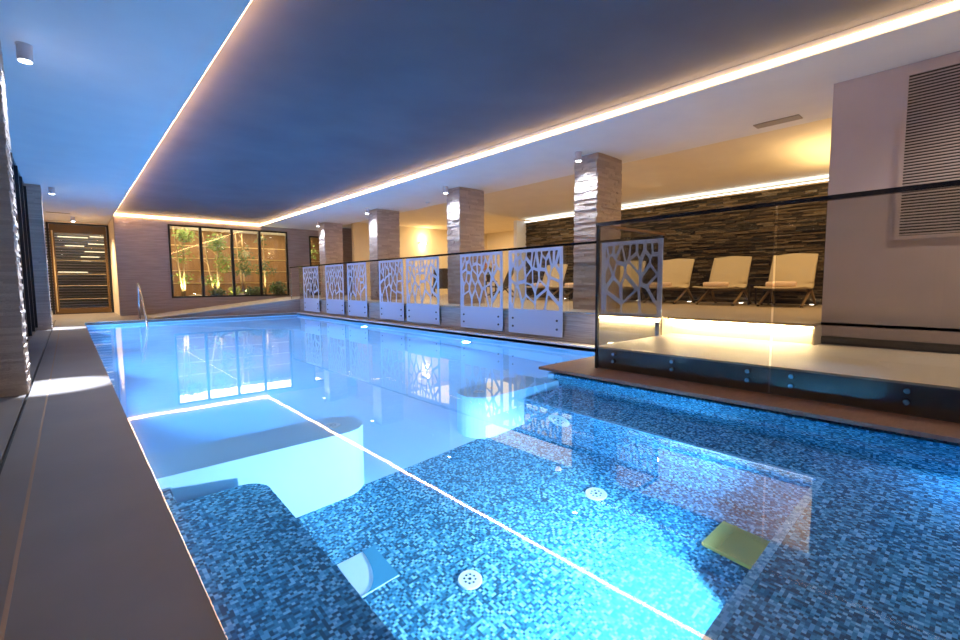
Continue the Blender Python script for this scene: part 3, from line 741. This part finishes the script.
# ------------------------------------------------------------------ pool fittings
def inlet(loc, label, r=.062, n=(0,0,1), group='round inlets in the mosaic pool'):
    t = thing('pool_inlet', label, 'pool inlet', loc, group)
    t.rotation_euler = Vector(n).to_track_quat('Z','Y').to_euler()
    bm = bmesh.new(); cyl(bm, (0,0,0), (0,0,.008), r, r*.93, 28); p = finish('inlet_plate', bm, 'inlet', t)
    bm = bmesh.new()
    for k in range(8):
        a = k*math.pi/4; cyl(bm, (math.cos(a)*r*.45, math.sin(a)*r*.45, .0082), (math.cos(a)*r*.45, math.sin(a)*r*.45, .0095), r*.09, r*.09, 8)
    cyl(bm, (0,0,.0082), (0,0,.0098), r*.13, r*.13, 10); finish('inlet_slots', bm, 'inletd', t)
    return t
inlet((1.407,1.655,-1.2), 'round white inlet disc on the mosaic floor near the square niche')
inlet((2.444,1.617,-1.2), 'round white inlet disc on the mosaic floor farther right', .07)
inlet((1.24,2.86,-.27), 'round disc on top of the left pale divider', .06)
inlet((2.55,2.86,-.27), 'left round disc on top of the right pale divider', .05)
inlet((2.72,2.89,-.27), 'right round disc on top of the right pale divider', .05)
inlet((2.9,2.28,-.86), 'oval looking disc on the face of the right mosaic bench', .11, (-1,0,0))
nb = thing('floor_niche', 'square pale recess with painted curved shadow in the mosaic floor', 'niche', (1.05,2.04,-1.2))
bm = bmesh.new(); box(bm, -.105,.105,-.13,.13,.001,.006); finish('niche_plate', bm, 'inlet', nb)
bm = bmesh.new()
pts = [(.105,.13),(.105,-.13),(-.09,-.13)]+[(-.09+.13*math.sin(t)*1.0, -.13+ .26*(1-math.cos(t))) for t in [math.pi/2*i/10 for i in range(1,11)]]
prism(bm, pts, .007, .010); finish('niche_shadow', bm, 'teal', nb)  # flat sheet painting the curved shadow inside the niche
gr = thing('floor_grate', 'olive yellow rectangular grate on the mosaic floor', 'grate', (2.55,.815,-1.2), rot=R_(-4))
bm = bmesh.new(); box(bm, -.125,.125,-.13,.13,0,.03); finish('grate_plate', bm, 'olive', gr, bevel=.004)
bxo('raised_rib', (-.125,.125,.05,.065,.03,.036), 'olive', gr); bxo('raised_rib', (.08,.09,-.13,.05,.03,.036), 'olive', gr)
def underlight(loc, n, label):
    t = thing('underwater_light', label, 'pool light', loc, 'underwater pool lights'); t.rotation_euler = Vector(n).to_track_quat('Z','Y').to_euler()
    bm = bmesh.new(); cyl(bm, (0,0,0), (0,0,.02), .10, .09, 24); finish('light_ring', bm, 'steel', t)
    bm = bmesh.new(); cyl(bm, (0,0,.021), (0,0,.024), .075, .075, 24); finish('light_lens', bm, 'underlens', t)
PWR = 1.0
underlight((1.95,.555,-.92), (0,1,0), 'underwater light in the near mosaic bench face')
spot((1.97,.60,-.90), (1.62,1.22,-1.25), 370*PWR, (.60,.84,1), 126, .4, .03)
spot((1.75,.62,-.85), (1.1,2.6,-.7), 40*PWR, (.22,.62,1), 130, .6, .06)
spot((2.1,.62,-.75), (2.7,2.6,-.6), 130*PWR, (.20,.58,1), 120, .6, .06)
for k, y in enumerate((5.2, 7.4, 10.2, 12.4)):
    underlight((PL+.001,y,-.6), (1,0,0), 'underwater light in the left wall of the large pool, %s from the viewer' % ('nearest','second','third','farthest')[k])
    spot((PL+.06,y,-.6), (PL+2.6,y+.2,-.75), (210 if k == 0 else 300)*PWR, BLUE, 165, .5, .06)
for k, y in enumerate((5.6, 9.0)):
    spot((PR-.06,y,-.6), (PR-2.6,y+.2,-.75), 190*PWR, BLUE, 165, .5, .06)
    underlight((PR-.001,y,-.6), (-1,0,0), 'underwater light in the right wall of the large pool, %s' % ('nearer','farther')[k])
spot((3.32,-.3,-.4), (1.2,.6,-.8), 60*PWR, (.10,.5,1), 160, .5, .06)

# pool handrail
h = thing('pool_handrail', 'curved steel grab rail at the far left pool corner', 'handrail', (1.22, 12.1, 0))
bm = bmesh.new(); tube(bm, [(0,-.15,-.3),(0,-.02,-.08),(0,.35,.25),(0,.9,.66),(0,1.12,.80),(0,1.2,.84),(0,1.27,.80),(0,1.29,.6),(0,1.29,.0)], .021, 12)
finish('rail', bm, 'steel', h, smooth=True)
bm = bmesh.new(); cyl(bm, (0,1.29,0), (0,1.29,.015), .05, .045, 16); finish('floor_flange', bm, 'steel', h)

# ------------------------------------------------------------------ general lights
area((7.9, 4.0, 2.52), (7.9,4.0,0), 115, (1,.72,.38), 2.2, 8)
area((10.2, 11.0, 2.75), (10.2,11.0,0), 130, (1,.72,.38), 3.5, 4)
area((7.9, 1.2, 2.2), (7.9,1.2,3), 26, (1,.70,.34), 1.4, 1.4)
for x, y, p in ((2.72,16.35,26),(3.5,16.15,26),(3.85,15.95,8),(4.95,16.1,14),(4.4,16.3,8),(6.6,16.2,12)):
    spot((x,y,.5), (x,y+.35,2.4), p*11, (1,.80,.42), 100, .7, .05)
area((4.2,16.9,2.64), (4.2,16.9,0), 190, (1,.72,.40), 5.5, 1.2)
area((.6,18.6,2.75), (.6,18.6,0), 70, (1,.75,.42), 1.5, 1.0)

for x, y, p in ((7.2,1.0,130),(8.35,4.18,25),(6.75,5.3,40),(6.75,8.5,40),(6.75,11.7,40)):  # unseen spots without fixtures, added mainly to warm the column faces
    spot((x,y,2.60 if y < 3 else 2.53 if y < 5 else 2.62 if y < 8.6 else 2.74), (6.6,y+.5,0), p, (1,.66,.36), 150, .8, .06)
for y in (1.7,-1.5):  # unseen fixtures added as neutral fill for left pillars and deck
    spot_fixture((-.14,y,H), 'unseen ceiling spotlight added as fill on the window side, '+('just before the near pillar bay' if y > 0 else 'behind the viewer'), 'spotlights along the left side')
    spot((-.14,y,H-.13), (-.05,y+.6,0), 38, (1,.86,.74), 150, .9)
for y in (-.5,-1.6):  # unseen fixtures added for warm fill on platform, wall and soffit
    spot_fixture((5.0,y,H), 'unseen ceiling spotlight added as warm fill over the near platform, '+('closer to the glass corner' if y > -1 else 'farther behind the viewer'), 'unseen fill spotlights added over the near platform')
    spot((5.0,y,H-.13), (4.7,y+.3,0), 150, (1,.82,.64), 140, .8)
# night world
w = bpy.data.worlds.new('night'); scn.world = w; w.use_nodes = True
w.node_tree.nodes['Background'].inputs[0].default_value = (.03,.06,.14,1); w.node_tree.nodes['Background'].inputs[1].default_value = .35
bxo('ground', (-12,-.9,-6,22,-.12,-.06), 'night'); struct(bpy.data.objects['ground'], 'dark ground outside the left windows', 'ground')

# ------------------------------------------------------------------ camera
cam = bpy.data.cameras.new('camera'); co = bpy.data.objects.new('camera', cam); COL.objects.link(co)
cam.sensor_width = 36; cam.lens = 456.884/960*36; cam.clip_start = .02; cam.clip_end = 100
rx = Vector((.74352931,-.66866643,-.00702683)); dn = Vector((-.05904497,-.05518121,-.99672901)); fw = Vector((.66609148,.74151213,-.08051024))
co.matrix_world = Matrix.Translation((0,0,.8)) @ Matrix((rx, -dn, -fw)).transposed().to_4x4()
scn.camera = co
vs = scn.view_settings; vs.view_transform = 'Standard'; vs.look = 'None'; vs.gamma = 1; vs.use_curve_mapping = False; vs.exposure = 0
cy = scn.cycles
cy.use_denoising = True; cy.max_bounces = 12; cy.diffuse_bounces = 5; cy.glossy_bounces = 5; cy.transmission_bounces = 8; cy.transparent_max_bounces = 16
cy.sample_clamp_indirect = 8; cy.caustics_refractive = True; cy.caustics_reflective = True; cy.blur_glossy = .3
